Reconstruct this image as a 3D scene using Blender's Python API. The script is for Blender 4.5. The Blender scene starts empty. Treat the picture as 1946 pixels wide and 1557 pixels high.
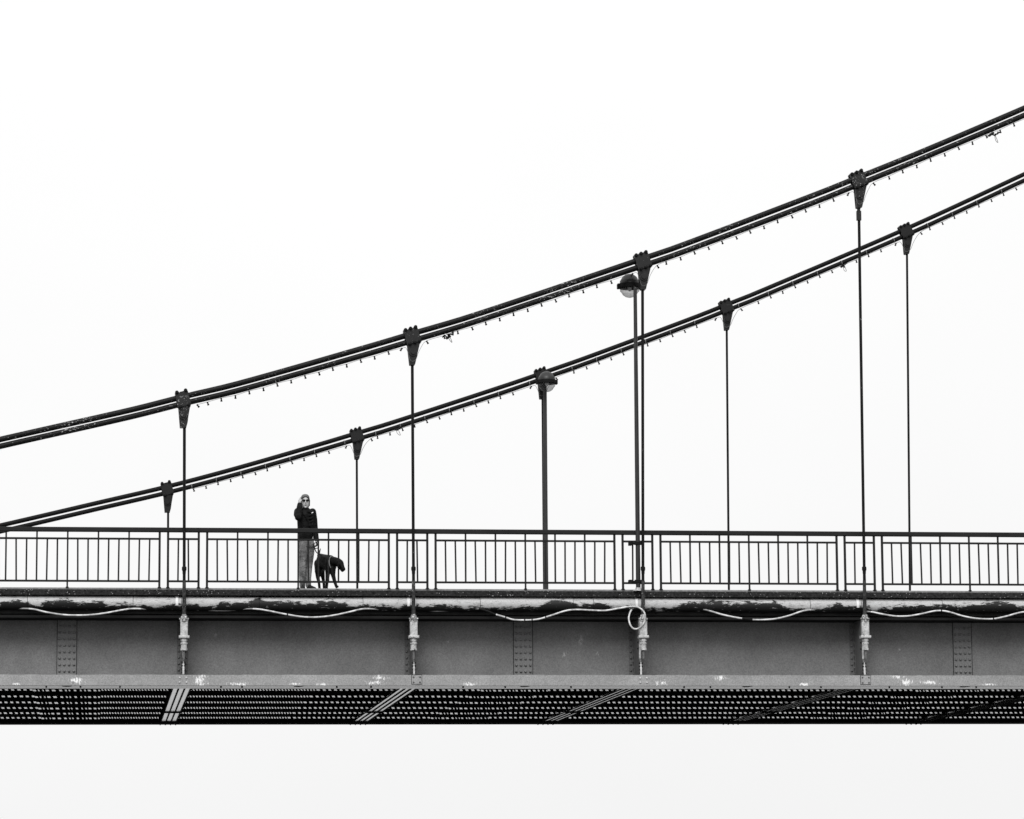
import bpy, bmesh, math, random
from mathutils import Vector, Matrix
random.seed(7)
sc = bpy.context.scene
COL = sc.collection
PI = math.pi

# ------------------------------------------------------------------ camera (solved from the bridge's own spacing)
PW, PH = 1946.0, 1557.0
F = math.exp(8.794204410071858)
YAW, PITCH, ROLL = 0.11878371631087038, 0.1403973190141297, -0.006728416357772236
CP = Vector((-1.4792061270463999, -61.76109188905865, -3.79766772118867))
fw = Vector((math.sin(YAW)*math.cos(PITCH), math.cos(YAW)*math.cos(PITCH), math.sin(PITCH)))
r0 = Vector((math.cos(YAW), -math.sin(YAW), 0)); u0 = r0.cross(fw)
RT = r0*math.cos(ROLL) + u0*math.sin(ROLL)
UP = -r0*math.sin(ROLL) + u0*math.cos(ROLL)

def at(px, py, Y):
    d = fw + RT*((px-PW/2)/F) - UP*((py-PH/2)/F)
    return CP + d*((Y-CP.y)/d.y)

cam = bpy.data.objects.new('camera', bpy.data.cameras.new('camera'))
COL.objects.link(cam)
cam.data.sensor_width = 36.0
cam.data.lens = F/PW*36.0
cam.data.clip_start = 1.0
cam.data.clip_end = 20000.0
M4 = Matrix((RT, UP, -fw)).transposed().to_4x4()
M4.translation = CP
cam.matrix_world = M4
sc.camera = cam

BAY = 4.1            # hanger spacing
FAR = 13.63          # depth of the far hanger plane
WEB = 0.80           # the girder web stands this far behind the near hanger plane
ZK = 1.713           # kerb top
ZW = 1.752           # footway level

# ------------------------------------------------------------------ materials
def nodes(m):
    m.use_nodes = True
    return m.node_tree.nodes, m.node_tree.links

def base_mat(name, v, rough=.6, metal=0.0, spec=.4):
    m = bpy.data.materials.new(name); n, l = nodes(m)
    b = n['Principled BSDF']
    b.inputs['Base Color'].default_value = (v, v, v, 1)
    b.inputs['Roughness'].default_value = rough
    b.inputs['Metallic'].default_value = metal
    b.inputs['Specular IOR Level'].default_value = spec
    return m, n, l, b

def objcoord(n, l, scale=(1, 1, 1)):
    g = n.new('ShaderNodeNewGeometry')
    mp = n.new('ShaderNodeMapping'); mp.inputs['Scale'].default_value = scale
    l.new(g.outputs['Position'], mp.inputs['Vector'])
    return mp.outputs['Vector']

def noise(n, l, vec, scale, detail=4, rough=.6):
    t = n.new('ShaderNodeTexNoise')
    t.inputs['Scale'].default_value = scale; t.inputs['Detail'].default_value = detail
    t.inputs['Roughness'].default_value = rough
    l.new(vec, t.inputs['Vector'])
    return t.outputs['Fac']

def ramp(n, l, fac, p0, v0, p1, v1, interp='LINEAR'):
    r = n.new('ShaderNodeValToRGB'); e = r.color_ramp.elements
    r.color_ramp.interpolation = interp
    e[0].position = p0; e[0].color = (v0, v0, v0, 1)
    e[1].position = p1; e[1].color = (v1, v1, v1, 1)
    l.new(fac, r.inputs['Fac'])
    return r.outputs['Color']

def math_(n, l, op, a, b=None, clamp=False):
    m = n.new('ShaderNodeMath'); m.operation = op; m.use_clamp = clamp
    for i, v in enumerate((a, b)):
        if v is None: continue
        if isinstance(v, (int, float)): m.inputs[i].default_value = v
        else: l.new(v, m.inputs[i])
    return m.outputs[0]

def mixc(n, l, fac, a, b):
    m = n.new('ShaderNodeMix'); m.data_type = 'RGBA'
    if isinstance(fac, (int, float)): m.inputs[0].default_value = fac
    else: l.new(fac, m.inputs[0])
    for i, v in ((6, a), (7, b)):
        if isinstance(v, (int, float)): m.inputs[i].default_value = (v, v, v, 1)
        else: l.new(v, m.inputs[i])
    return m.outputs[2]

def bump(n, l, b, h, strength=.3, dist=.01):
    bp = n.new('ShaderNodeBump'); bp.inputs['Strength'].default_value = strength
    bp.inputs['Distance'].default_value = dist
    l.new(h, bp.inputs['Height']); l.new(bp.outputs['Normal'], b.inputs['Normal'])

def painted(name, v, var=.25, vscale=1.2, rough=.55, flake=None, flake_v=.5, stretch=(1, 1, 1), grain=.0, spec=.10):
    """paint with slow tone variation, optional chipped flakes and fine speckle"""
    m, n, l, b = base_mat(name, v, rough, 0, spec)
    vec = objcoord(n, l)
    c = ramp(n, l, noise(n, l, vec, vscale, 5), .3, v*(1-var), .7, v*(1+var))
    if grain:
        g = ramp(n, l, noise(n, l, vec, 60, 2, .8), .3, 1-grain, .7, 1+grain)
        mm = n.new('ShaderNodeMix'); mm.data_type = 'RGBA'; mm.blend_type = 'MULTIPLY'; mm.inputs[0].default_value = 1
        l.new(c, mm.inputs[6]); l.new(g, mm.inputs[7]); c = mm.outputs[2]
    if flake:
        big = noise(n, l, objcoord(n, l, (.8, .8, .8)), 1.0, 2)
        fine = noise(n, l, objcoord(n, l, stretch), 26, 6, .75)
        s = math_(n, l, 'ADD', fine, math_(n, l, 'MULTIPLY', math_(n, l, 'SUBTRACT', big, .5), .32))
        mask = ramp(n, l, s, flake, 0, flake+.03, 1)
        c = mixc(n, l, mask, c, flake_v)
    l.new(c, b.inputs['Base Color'])
    bump(n, l, b, noise(n, l, vec, 35, 4), .12, .004)
    return m

M = {}
M['cable'] = painted('cable_black_paint', .006, .4, 3, .5, .625, .45, (.7, .7, 1.5), spec=.12)
M['cable_far'] = painted('cable_plain_black_paint', .005, .25, 2, .55, .79, .25, spec=.1)
M['clamp'] = painted('clamp_black_paint', .011, .35, 7, .4, .62, .42, spec=.25)
M['clamp_far'] = painted('clamp_plain_black_paint', .008, .25, 5, .45, .72, .25, spec=.2)
M['bolt'] = painted('bolt_black_paint', .007, .3, 8, .5, .72, .3)
M['rod'] = painted('rod_black_paint', .005, .3, 4, .5, .68, .4)
M['wrap'] = painted('rod_wrapping', .035, .7, 22, .7, .62, .4, grain=.3)
M['rustdark'] = painted('rust_dark', .02, .5, 12, .8)
M['rod_far'] = painted('rod_plain_black', .005, .2, 2, .6)
M['rail'] = painted('railing_dark_paint', .015, .2, 2.5, .5, None)
M['lamp_metal'] = painted('lamp_dark_metal', .020, .25, 5, .4, spec=.3)
M['lamp_ring'] = painted('lamp_ring_black', .005, .2, 5, .6)
M['wire'] = painted('string_wire_grey', .12, .2, 8, .6)
M['bulb'] = painted('bulb_black', .004, .2, 8, .5)
M['tie'] = painted('tie_grey', .22, .2, 8, .6)
M['socket'] = painted('socket_grey_paint', .44, .35, 12, .6, .62, .04, grain=.25)
M['rust'] = painted('chipped_socket_cap', .14, .8, 28, .8, .54, .65)
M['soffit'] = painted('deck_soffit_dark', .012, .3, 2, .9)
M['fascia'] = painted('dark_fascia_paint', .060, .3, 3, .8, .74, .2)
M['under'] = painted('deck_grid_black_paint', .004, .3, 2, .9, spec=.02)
M['plate'] = painted('crossbeam_pale_plate', .9, .1, 3, .20, grain=.1, spec=.5); M['plate'].node_tree.nodes['Principled BSDF'].inputs['Metallic'].default_value = .85
M['strap'] = painted('strap_white', .7, .2, 9, .7, .68, .1)
M['collar'] = painted('collar_grey', .22, .2, 9, .6)
M['asphalt'] = painted('footway_asphalt', .2, .3, 20, .9)
M['sleeve'] = painted('tape_black', .008, .2, 8, .6)
ml, n, l, b = base_mat('grid_mirror_metal_lugs', .95, .16, .95, .5)
l.new(ramp(n, l, noise(n, l, objcoord(n, l), 7, 3), .3, .86, .7, 1.0), b.inputs['Base Color']); M['lug'] = ml  # stand-in for bright dashes: metal set to mirror the low sky

# girder paint: grey, mottled, stippled
MARK = .78
def girder_mat(name, v, scuffs=None, edge=False):
    m, n, l, b = base_mat(name, v, .62, 0, .3)
    vec = objcoord(n, l)
    slow = ramp(n, l, noise(n, l, vec, .7, 4), .3, v*.80, .72, v*1.18)
    streak = ramp(n, l, noise(n, l, objcoord(n, l, (1.4, 1, .6)), 3, 4), .25, .92, .75, 1.07)
    grain = ramp(n, l, noise(n, l, vec, 42, 2, .9), .3, .74, .7, 1.28)
    c = slow
    for g in (streak, grain):
        mm = n.new('ShaderNodeMix'); mm.data_type = 'RGBA'; mm.blend_type = 'MULTIPLY'; mm.inputs[0].default_value = 1
        l.new(c, mm.inputs[6]); l.new(g, mm.inputs[7]); c = mm.outputs[2]
    if scuffs:
        tot = None
        g = n.new('ShaderNodeNewGeometry')
        for (cx, cz, rx, rz) in scuffs:
            mp = n.new('ShaderNodeMapping'); mp.vector_type = 'POINT'
            mp.inputs['Location'].default_value = (-cx/rx, 0, -cz/rz)
            mp.inputs['Scale'].default_value = (1/rx, 0, 1/rz)
            l.new(g.outputs['Position'], mp.inputs['Vector'])
            ln = n.new('ShaderNodeVectorMath'); ln.operation = 'LENGTH'; l.new(mp.outputs['Vector'], ln.inputs[0])
            f = math_(n, l, 'SUBTRACT', 1.0, ln.outputs['Value'], True)
            tot = f if tot is None else math_(n, l, 'MAXIMUM', tot, f)
        mpr = objcoord(n, l, (1.5, 1, .6)); mpr.node.inputs['Rotation'].default_value = (0, .7, 0); fine = noise(n, l, mpr, 24, 6, .85)
        s = math_(n, l, 'ADD', fine, math_(n, l, 'MULTIPLY', tot, .22))
        mask = math_(n, l, 'MULTIPLY', ramp(n, l, s, .635, 0, .70, 1), ramp(n, l, tot, .01, 0, .12, 1))
        c = mixc(n, l, mask, c, MARK)
    l.new(c, b.inputs['Base Color'])
    bump(n, l, b, noise(n, l, vec, 50, 3), .12, .004)
    return m

def sx(px, py, rx, rz, Y=-.03):
    p = at(px, py, Y); return (p.x, p.z, rx/104.0, rz/104.0)
SC = [sx(145, 1294, 22, 12), sx(382, 1293, 24, 18), sx(455, 1300, 30, 7), sx(615, 1301, 20, 5), sx(722, 1288, 24, 7),
      sx(712, 1298, 26, 7), sx(892, 1301, 26, 7), sx(1257, 1298, 22, 8), sx(1370, 1288, 22, 9), sx(1528, 1301, 20, 6),
      sx(1706, 1287, 20, 7), sx(1722, 1297, 22, 10), sx(1768, 1297, 40, 7), sx(30, 1300, 14, 4), sx(560, 1300, 20, 4), sx(1880, 1301, 24, 4)]
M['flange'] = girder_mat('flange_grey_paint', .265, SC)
WSC = [sx(408, 1206, 9, 7, WEB), sx(1073, 1245, 9, 9, WEB), sx(1104, 1216, 9, 16, WEB), sx(1135, 1243, 5, 6, WEB), sx(852, 1219, 4, 5, WEB), sx(1710, 1235, 8, 4, WEB)]
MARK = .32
M['web'] = girder_mat('web_shade_grey_paint', .158, WSC)  # same paint as the flange, darkened: recess shade put into the tone
M['splice'] = girder_mat('splice_grey_paint', .165)
M['stiff'] = girder_mat('stiffener_grey_paint', .11)  # grey darkened to cut bounce light and deepen the corner shade
M['lip'] = painted('flange_underside_paint', .42, .45, 9, .22, .62, .02, grain=.3, spec=.5)

# kerb concrete: dark, coarse, with pale grit
def kerb_mat():
    m, n, l, b = base_mat('kerb_concrete', .03, .95, 0, .05)
    vec = objcoord(n, l)
    c = ramp(n, l, noise(n, l, vec, 22, 5, .8), .35, .006, .72, .045)
    v = n.new('ShaderNodeTexVoronoi'); v.inputs['Scale'].default_value = 26; l.new(vec, v.inputs['Vector'])
    pick = ramp(n, l, noise(n, l, vec, 5, 3), .44, 0, .56, 1)
    grit = math_(n, l, 'MULTIPLY', ramp(n, l, v.outputs['Distance'], .10, 1, .17, 0), pick)
    l.new(mixc(n, l, grit, c, .55), b.inputs['Base Color'])
    bump(n, l, b, noise(n, l, vec, 40, 5, .8), .5, .012)
    return m
M['kerb'] = kerb_mat()

# pipe: pale wrap; the coating has come off round the underside, showing black bitumen
def pipe_mat():
    m, n, l, b = base_mat('pipe_flaking_wrap', .5, .6, 0, .3)
    g = n.new('ShaderNodeNewGeometry')
    sep = n.new('ShaderNodeSeparateXYZ'); l.new(g.outputs['Position'], sep.inputs[0])
    big = noise(n, l, objcoord(n, l, (1, .2, .2)), 1.25, 3, .55)
    mid = noise(n, l, objcoord(n, l, (.55, 1, 2.2)), 9, 7, .78)
    fine = noise(n, l, objcoord(n, l, (1, 1, 1.4)), 45, 4, .7)
    pale = mixc(n, l, ramp(n, l, fine, .30, 0, .75, 1), .33, .54)
    pale = mixc(n, l, ramp(n, l, mid, .66, 0, .74, .8), pale, .80)
    stain = ramp(n, l, noise(n, l, objcoord(n, l, (1.6, 1, 2.4)), 5, 6, .75), .55, 0, .70, .7)
    pale = mixc(n, l, stain, pale, .13)
    scr = ramp(n, l, noise(n, l, objcoord(n, l, (.35, 1, 4)), 16, 5, .7), .60, 0, .64, .9)
    pale = mixc(n, l, scr, pale, .05)
    spots = ramp(n, l, noise(n, l, objcoord(n, l), 30, 4, .8), .68, 0, .72, .8)
    pale = mixc(n, l, spots, pale, .06)
    # height of the torn edge above the pipe's lowest line
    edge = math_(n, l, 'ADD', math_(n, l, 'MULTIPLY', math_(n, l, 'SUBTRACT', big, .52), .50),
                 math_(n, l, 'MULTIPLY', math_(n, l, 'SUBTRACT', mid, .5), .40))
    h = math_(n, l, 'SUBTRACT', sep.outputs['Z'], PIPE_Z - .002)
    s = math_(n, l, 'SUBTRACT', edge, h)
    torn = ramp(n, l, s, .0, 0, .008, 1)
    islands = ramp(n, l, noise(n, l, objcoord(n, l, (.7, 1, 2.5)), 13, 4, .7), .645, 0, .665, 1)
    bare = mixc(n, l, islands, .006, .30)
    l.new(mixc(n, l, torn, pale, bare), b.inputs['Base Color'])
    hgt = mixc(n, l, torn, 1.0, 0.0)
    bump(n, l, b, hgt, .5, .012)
    return m

# ------------------------------------------------------------------ mesh collector
class MB:
    def __init__(s): s.v = []; s.f = []; s.sm = []
    def add(s, vs, fs, smooth=False):
        o = len(s.v); s.v += [Vector(v) for v in vs]
        s.f += [tuple(i+o for i in f) for f in fs]; s.sm += [smooth]*len(fs)
        return s
    def box(s, a, b):
        x0, y0, z0 = a; x1, y1, z1 = b
        return s.add([(x0,y0,z0),(x1,y0,z0),(x1,y1,z0),(x0,y1,z0),(x0,y0,z1),(x1,y0,z1),(x1,y1,z1),(x0,y1,z1)],
              [(3,2,1,0),(4,5,6,7),(0,1,5,4),(1,2,6,5),(2,3,7,6),(3,0,4,7)])
    def cbox(s, a, b, c=.006):
        """box with its four long vertical/horizontal edges eased: an octagonal section along the longest axis"""
        d = [abs(b[i]-a[i]) for i in range(3)]; ax = d.index(max(d)); o = [i for i in range(3) if i != ax]
        p0, p1 = a[o[0]], b[o[0]]; q0, q1 = a[o[1]], b[o[1]]
        sec = [(p0+c,q0),(p1-c,q0),(p1,q0+c),(p1,q1-c),(p1-c,q1),(p0+c,q1),(p0,q1-c),(p0,q0+c)]
        vs = []
        for e in (a[ax], b[ax]):
            for p, q in sec:
                v = [0,0,0]; v[ax] = e; v[o[0]] = p; v[o[1]] = q; vs.append(v)
        k = 8
        return s.add(vs, [tuple(range(k))[::-1], tuple(range(k, 2*k))] + [(i,(i+1)%k,k+(i+1)%k,k+i) for i in range(k)])
    def tube(s, path, r, n=10, caps=True, up=None):
        path = [Vector(p) for p in path]; k = len(path); rings = []
        rr = r if isinstance(r, (list, tuple)) else [r]*k
        prev = None
        for i, p in enumerate(path):
            t = (path[min(i+1, k-1)] - path[max(i-1, 0)]).normalized()
            if prev is None:
                ref = Vector((0,1,0)) if abs(t.y) < .9 else Vector((1,0,0))
                a = (ref - t*ref.dot(t)).normalized()
            else:
                a = (prev - t*prev.dot(t)).normalized()
            prev = a; b = t.cross(a)
            rings.append([p + (a*math.cos(2*PI*j/n) + b*math.sin(2*PI*j/n))*rr[i] for j in range(n)])
        vs = [v for R_ in rings for v in R_]
        fs = [(i*n+j, i*n+(j+1)%n, (i+1)*n+(j+1)%n, (i+1)*n+j) for i in range(k-1) for j in range(n)]
        s.add(vs, fs, True)
        if caps:
            o = len(s.v) - len(vs)
            s.f += [tuple(o+j for j in range(n))[::-1], tuple(o+(k-1)*n+j for j in range(n))]; s.sm += [False, False]
        return s
    def prism(s, poly, y0, y1):
        """poly: list of (x, z), extruded in depth from y0 to y1"""
        k = len(poly)
        vs = [(x, y0, z) for x, z in poly] + [(x, y1, z) for x, z in poly]
        return s.add(vs, [tuple(range(k)), tuple(range(k, 2*k))[::-1]] + [(i, k+i, k+(i+1)%k, (i+1)%k) for i in range(k)])
    def xprism(s, poly, x0, x1):
        """poly: list of (y, z), extruded along the bridge"""
        k = len(poly)
        vs = [(x0, y, z) for y, z in poly] + [(x1, y, z) for y, z in poly]
        return s.add(vs, [tuple(range(k))[::-1], tuple(range(k, 2*k))] + [(i, (i+1)%k, k+(i+1)%k, k+i) for i in range(k)])
    def dome(s, c, d, r, h=None, n=8, m=3):
        """rivet head: half ball at c bulging along d"""
        d = Vector(d).normalized(); h = h or r
        ref = Vector((0,0,1)) if abs(d.z) < .9 else Vector((1,0,0))
        a = d.cross(ref).normalized(); b = d.cross(a); c = Vector(c)
        vs = []
        for i in range(m):
            t = PI/2*i/m
            vs += [c + (a*math.cos(2*PI*j/n) + b*math.sin(2*PI*j/n))*r*math.cos(t) + d*h*math.sin(t) for j in range(n)]
        vs.append(c + d*h)
        fs = [(i*n+j, i*n+(j+1)%n, (i+1)*n+(j+1)%n, (i+1)*n+j) for i in range(m-1) for j in range(n)]
        fs += [((m-1)*n+j, (m-1)*n+(j+1)%n, m*n) for j in range(n)]
        return s.add(vs, fs, True)
    def ball(s, c, r, n=16, m=10, z0=-1.0, z1=1.0):
        """(part of) a ball between heights z0..z1 of its radius; r may be (rx, ry, rz)"""
        rx, ry, rz = r if isinstance(r, (tuple, list)) else (r, r, r)
        a0, a1 = math.asin(z0), math.asin(z1); vs = []
        for i in range(m+1):
            t = a0 + (a1-a0)*i/m
            vs += [(c[0]+rx*math.cos(t)*math.cos(2*PI*j/n), c[1]+ry*math.cos(t)*math.sin(2*PI*j/n), c[2]+rz*math.sin(t)) for j in range(n)]
        return s.add(vs, [(i*n+j, i*n+(j+1)%n, (i+1)*n+(j+1)%n, (i+1)*n+j) for i in range(m) for j in range(n)], True)
    def lathe(s, c, prof, n=16, smooth=True):
        """prof: (radius, height) up the z axis through c"""
        vs = [(c[0]+r*math.cos(2*PI*j/n), c[1]+r*math.sin(2*PI*j/n), c[2]+z) for r, z in prof for j in range(n)]
        k = len(prof)
        return s.add(vs, [(i*n+j, i*n+(j+1)%n, (i+1)*n+(j+1)%n, (i+1)*n+j) for i in range(k-1) for j in range(n)], smooth)
    def loft(s, rings, n=16):
        """rings: (centre, half-vector a, half-vector b)"""
        vs = [Vector(c) + Vector(a)*math.cos(2*PI*j/n) + Vector(b)*math.sin(2*PI*j/n) for c, a, b in rings for j in range(n)]
        k = len(rings)
        s.add(vs, [(i*n+j, i*n+(j+1)%n, (i+1)*n+(j+1)%n, (i+1)*n+j) for i in range(k-1) for j in range(n)], True)
        o = len(s.v) - len(vs)
        s.f += [tuple(o+j for j in range(n))[::-1], tuple(o+(k-1)*n+j for j in range(n))]; s.sm += [True, True]
        return s
    def limb(s, pts, rad, n=12):
        s.tube(pts, rad, n)
        for p, r in zip(pts, rad): s.ball(p, r, n, 8, -.999, .999)
        return s
    def mesh(s, name, origin=(0,0,0)):
        o = Vector(origin)
        me = bpy.data.meshes.new(name)
        me.from_pydata([v - o for v in s.v], [], s.f)
        bm = bmesh.new(); bm.from_mesh(me)
        bmesh.ops.remove_doubles(bm, verts=bm.verts, dist=1e-5)
        bmesh.ops.recalc_face_normals(bm, faces=bm.faces)
        bm.to_mesh(me); bm.free()
        if any(s.sm):
            me.polygons.foreach_set('use_smooth', [True]*len(me.polygons))
            try: me.set_sharp_from_angle(angle=math.radians(42))
            except Exception: pass
        return me
    def build(s, name, mat, parent=None):
        o = root_of(parent)
        ob = bpy.data.objects.new(name, s.mesh(name, o.location if o else (0,0,0)))
        COL.objects.link(ob)
        if mat: ob.data.materials.append(mat)
        ob.parent = parent
        return ob

def root_of(p):
    while p is not None and p.parent is not None: p = p.parent
    return p

def tag(o, label=None, cat=None, group=None, kind=None):
    if label: o['label'] = label
    if cat: o['category'] = cat
    if group: o['group'] = group
    if kind: o['kind'] = kind
    return o

def thing(name, loc, label, cat, group=None):
    o = bpy.data.objects.new(name, None); COL.objects.link(o)
    o.location = loc; o.empty_display_size = .2
    return tag(o, label, cat, group)

def copy_tree(o, parent=None):
    c = o.copy(); COL.objects.link(c); c.parent = parent
    for ch in list(o.children): copy_tree(ch, c)
    return c

def remesh(mb, name, mat, parent, voxel, smooth=4):
    """fuse overlapping lofts into one continuous surface"""
    tmp = bpy.data.objects.new('tmp', mb.mesh('tmp', root_of(parent).location)); COL.objects.link(tmp)
    r = tmp.modifiers.new('r', 'REMESH'); r.mode = 'VOXEL'; r.voxel_size = voxel
    s = tmp.modifiers.new('s', 'SMOOTH'); s.iterations = smooth; s.factor = .5
    dg = bpy.context.evaluated_depsgraph_get()
    me = bpy.data.meshes.new_from_object(tmp.evaluated_get(dg))
    me.name = name
    bpy.data.objects.remove(tmp)
    me.polygons.foreach_set('use_smooth', [True]*len(me.polygons))
    me.materials.clear(); me.materials.append(mat)
    ob = bpy.data.objects.new(name, me); COL.objects.link(ob); ob.parent = parent
    return ob

def lerp(a, b, t): return a + (b-a)*t
def interp(tab, x):
    """monotone-ish cubic through (x, y) samples, straight beyond the ends"""
    n = len(tab)
    def slope(i):
        a, b = tab[max(i-1,0)], tab[min(i+1,n-1)]
        return (b[1]-a[1])/(b[0]-a[0])
    if x <= tab[0][0]: return tab[0][1] + (x-tab[0][0])*slope(0)
    if x >= tab[-1][0]: return tab[-1][1] + (x-tab[-1][0])*slope(n-1)
    for i in range(n-1):
        x0, y0 = tab[i]; x1, y1 = tab[i+1]
        if x <= x1:
            h = x1-x0; t = (x-x0)/h; m0, m1 = slope(i)*h, slope(i+1)*h
            return (2*t**3-3*t*t+1)*y0 + (t**3-2*t*t+t)*m0 + (-2*t**3+3*t*t)*y1 + (t**3-t*t)*m1

def smooth_path(pts, k=6):
    out = []; n = len(pts); P = [Vector(p) for p in pts]
    for i in range(n-1):
        p0, p1, p2, p3 = P[max(i-1,0)], P[i], P[i+1], P[min(i+2,n-1)]
        for j in range(k):
            t = j/k
            out.append(.5*((2*p1) + (p2-p0)*t + (2*p0-5*p1+4*p2-p3)*t*t + (3*p1-p0-3*p2+p3)*t**3))
    out.append(P[-1]); return out

X0, X1 = -9.0, 24.0      # the built length of the bridge, past both sides of the frame

# ------------------------------------------------------------------ setting: river, sky
mw, n, l, b = base_mat('river_water', .08, .10, 0, .5)
vec = objcoord(n, l, (1, 1, 1))
l.new(ramp(n, l, noise(n, l, vec, .05, 4), .3, .06, .7, .10), b.inputs['Base Color'])
bump(n, l, b, noise(n, l, objcoord(n, l, (1, .45, 1)), .9, 4), .25, .1)
w = MB(); S = 9000
w.add([(-S,-S,-7.2),(S,-S,-7.2),(S,S,-7.2),(-S,S,-7.2)], [(0,1,2,3)])
tag(w.build('water', mw), 'pale river water far below the bridge', None, None, 'structure')

SUN_EL, SUN_AZ = math.radians(42), math.radians(193)     # azimuth clockwise from +Y: behind the camera, to its left
wd = bpy.data.worlds.new('World'); sc.world = wd; wd.use_nodes = True
n, l = wd.node_tree.nodes, wd.node_tree.links
bg = n['Background']
sky = n.new('ShaderNodeTexSky'); sky.sky_type = 'NISHITA'; sky.sun_disc = False
sky.sun_elevation = SUN_EL; sky.sun_rotation = SUN_AZ
sky.dust_density = 6; sky.air_density = 1.5
bw = n.new('ShaderNodeRGBToBW'); l.new(sky.outputs[0], bw.inputs[0])
# an even white cloud layer, brighter towards the zenith as overcast skies are
tc = n.new('ShaderNodeTexCoord'); sp = n.new('ShaderNodeSeparateXYZ'); l.new(tc.outputs['Generated'], sp.inputs[0])
el = math_(n, l, 'MAXIMUM', sp.outputs['Z'], 0.0)
SKY_H, SKY_G = 9.55, 4.0
cloud = math_(n, l, 'ADD', math_(n, l, 'MULTIPLY', el, SKY_G), SKY_H)
cn = n.new('ShaderNodeTexNoise'); cn.inputs['Scale'].default_value = 5; cn.inputs['Detail'].default_value = 5
l.new(tc.outputs['Generated'], cn.inputs['Vector'])
cloud = math_(n, l, 'MULTIPLY', cloud, ramp(n, l, cn.outputs['Fac'], .3, .985, .7, 1.02))
l.new(mixc(n, l, .94, bw.outputs[0], cloud), bg.inputs['Color'])
bg.inputs['Strength'].default_value = .1

sun = bpy.data.objects.new('sun', bpy.data.lights.new('sun', 'SUN')); COL.objects.link(sun)
sun.data.energy = 2.4; sun.data.angle = math.radians(34); sun.data.color = (1, 1, 1)
d = Vector((math.sin(SUN_AZ)*math.cos(SUN_EL), math.cos(SUN_AZ)*math.cos(SUN_EL), math.sin(SUN_EL)))
sun.rotation_euler = d.to_track_quat('Z', 'Y').to_euler()
sun.location = d*60

# ------------------------------------------------------------------ deck
dk = thing('bridge_deck', (7, 6, 1.5), 'dark bridge deck slab carried on the grey plate girder, seen edge on', 'bridge deck')
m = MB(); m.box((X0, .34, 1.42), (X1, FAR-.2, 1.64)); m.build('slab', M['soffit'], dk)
m = MB()
m.xprism([(.10,1.612),(.34,1.612),(.34,ZK),(.115,ZK),(.10,ZK-.015)], X0, X1)
m.build('kerb', M['kerb'], dk)
m = MB(); m.xprism([(.20,ZK+.002),(2.2,ZK+.002),(2.2,ZW),(.21,ZW),(.20,ZW-.008)], X0, X1); m.build('footway', M['asphalt'], dk)
m = MB(); m.box((X0, 2.203, 1.643), (X1, FAR-.25, 1.69)); m.build('roadway', M['asphalt'], dk)
m = MB()
m.box((X0, .40, 1.30), (X1, .43, 1.417))
for i in range(-2, 6):
    for k in range(4):
        x = i*BAY + .35 + k*1.0
        m.box((x, .385, 1.305), (x+.35, .398, 1.39))
m.build('fascia_beam', M['fascia'], dk)

# ------------------------------------------------------------------ pipe under the kerb
PIPE_Z, PIPE_Y, PIPE_R = 1.478, .245, .130
M['pipe'] = pipe_mat()
pr = thing('pipe', (7, PIPE_Y, PIPE_Z), 'long pale pipe with torn black underside running below the kerb', 'pipe')
joints = [X0] + [at(x, 1140, .115).x for x in (-140, 52, 253, 345, 493, 690, 785, 913, 1090, 1128, 1213, 1338, 1540, 1637, 1791, 1990)] + [X1]
for i in range(len(joints)-1):
    a, c = joints[i], joints[i+1]
    m = MB(); k = max(2, int((c-a)/.25))
    dz = random.uniform(-.006, .006)
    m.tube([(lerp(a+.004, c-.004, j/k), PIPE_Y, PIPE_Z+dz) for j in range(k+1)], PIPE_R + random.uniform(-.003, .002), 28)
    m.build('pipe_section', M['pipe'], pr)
m = MB()
m.tube([(X0, PIPE_Y, PIPE_Z), (X1, PIPE_Y, PIPE_Z)], PIPE_R-.012, 16); m.build('inner_pipe', M['bolt'], pr)
for px in (343, 783, 1217, 1637):
    x = at(px, 1138, .1).x
    for s, w_, hh in ((-1, .030, .13), (1, .022, .10)):
        m = MB(); xx = x + (s*.055 if s < 0 else .060)
        z1 = ZK-.085
        pts = [(PIPE_Y + math.cos(t)*(PIPE_R+.006), PIPE_Z + math.sin(t)*(PIPE_R+.006)) for t in [math.radians(v) for v in range(110, 205, 10)]]
        inn = [(PIPE_Y + math.cos(t)*(PIPE_R+.0008), PIPE_Z + math.sin(t)*(PIPE_R+.0008)) for t in [math.radians(v) for v in range(200, 105, -10)]]
        m.xprism(pts + inn, xx - w_, xx + w_*.6); m.build('pipe_strap', M['strap'], pr)

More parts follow.
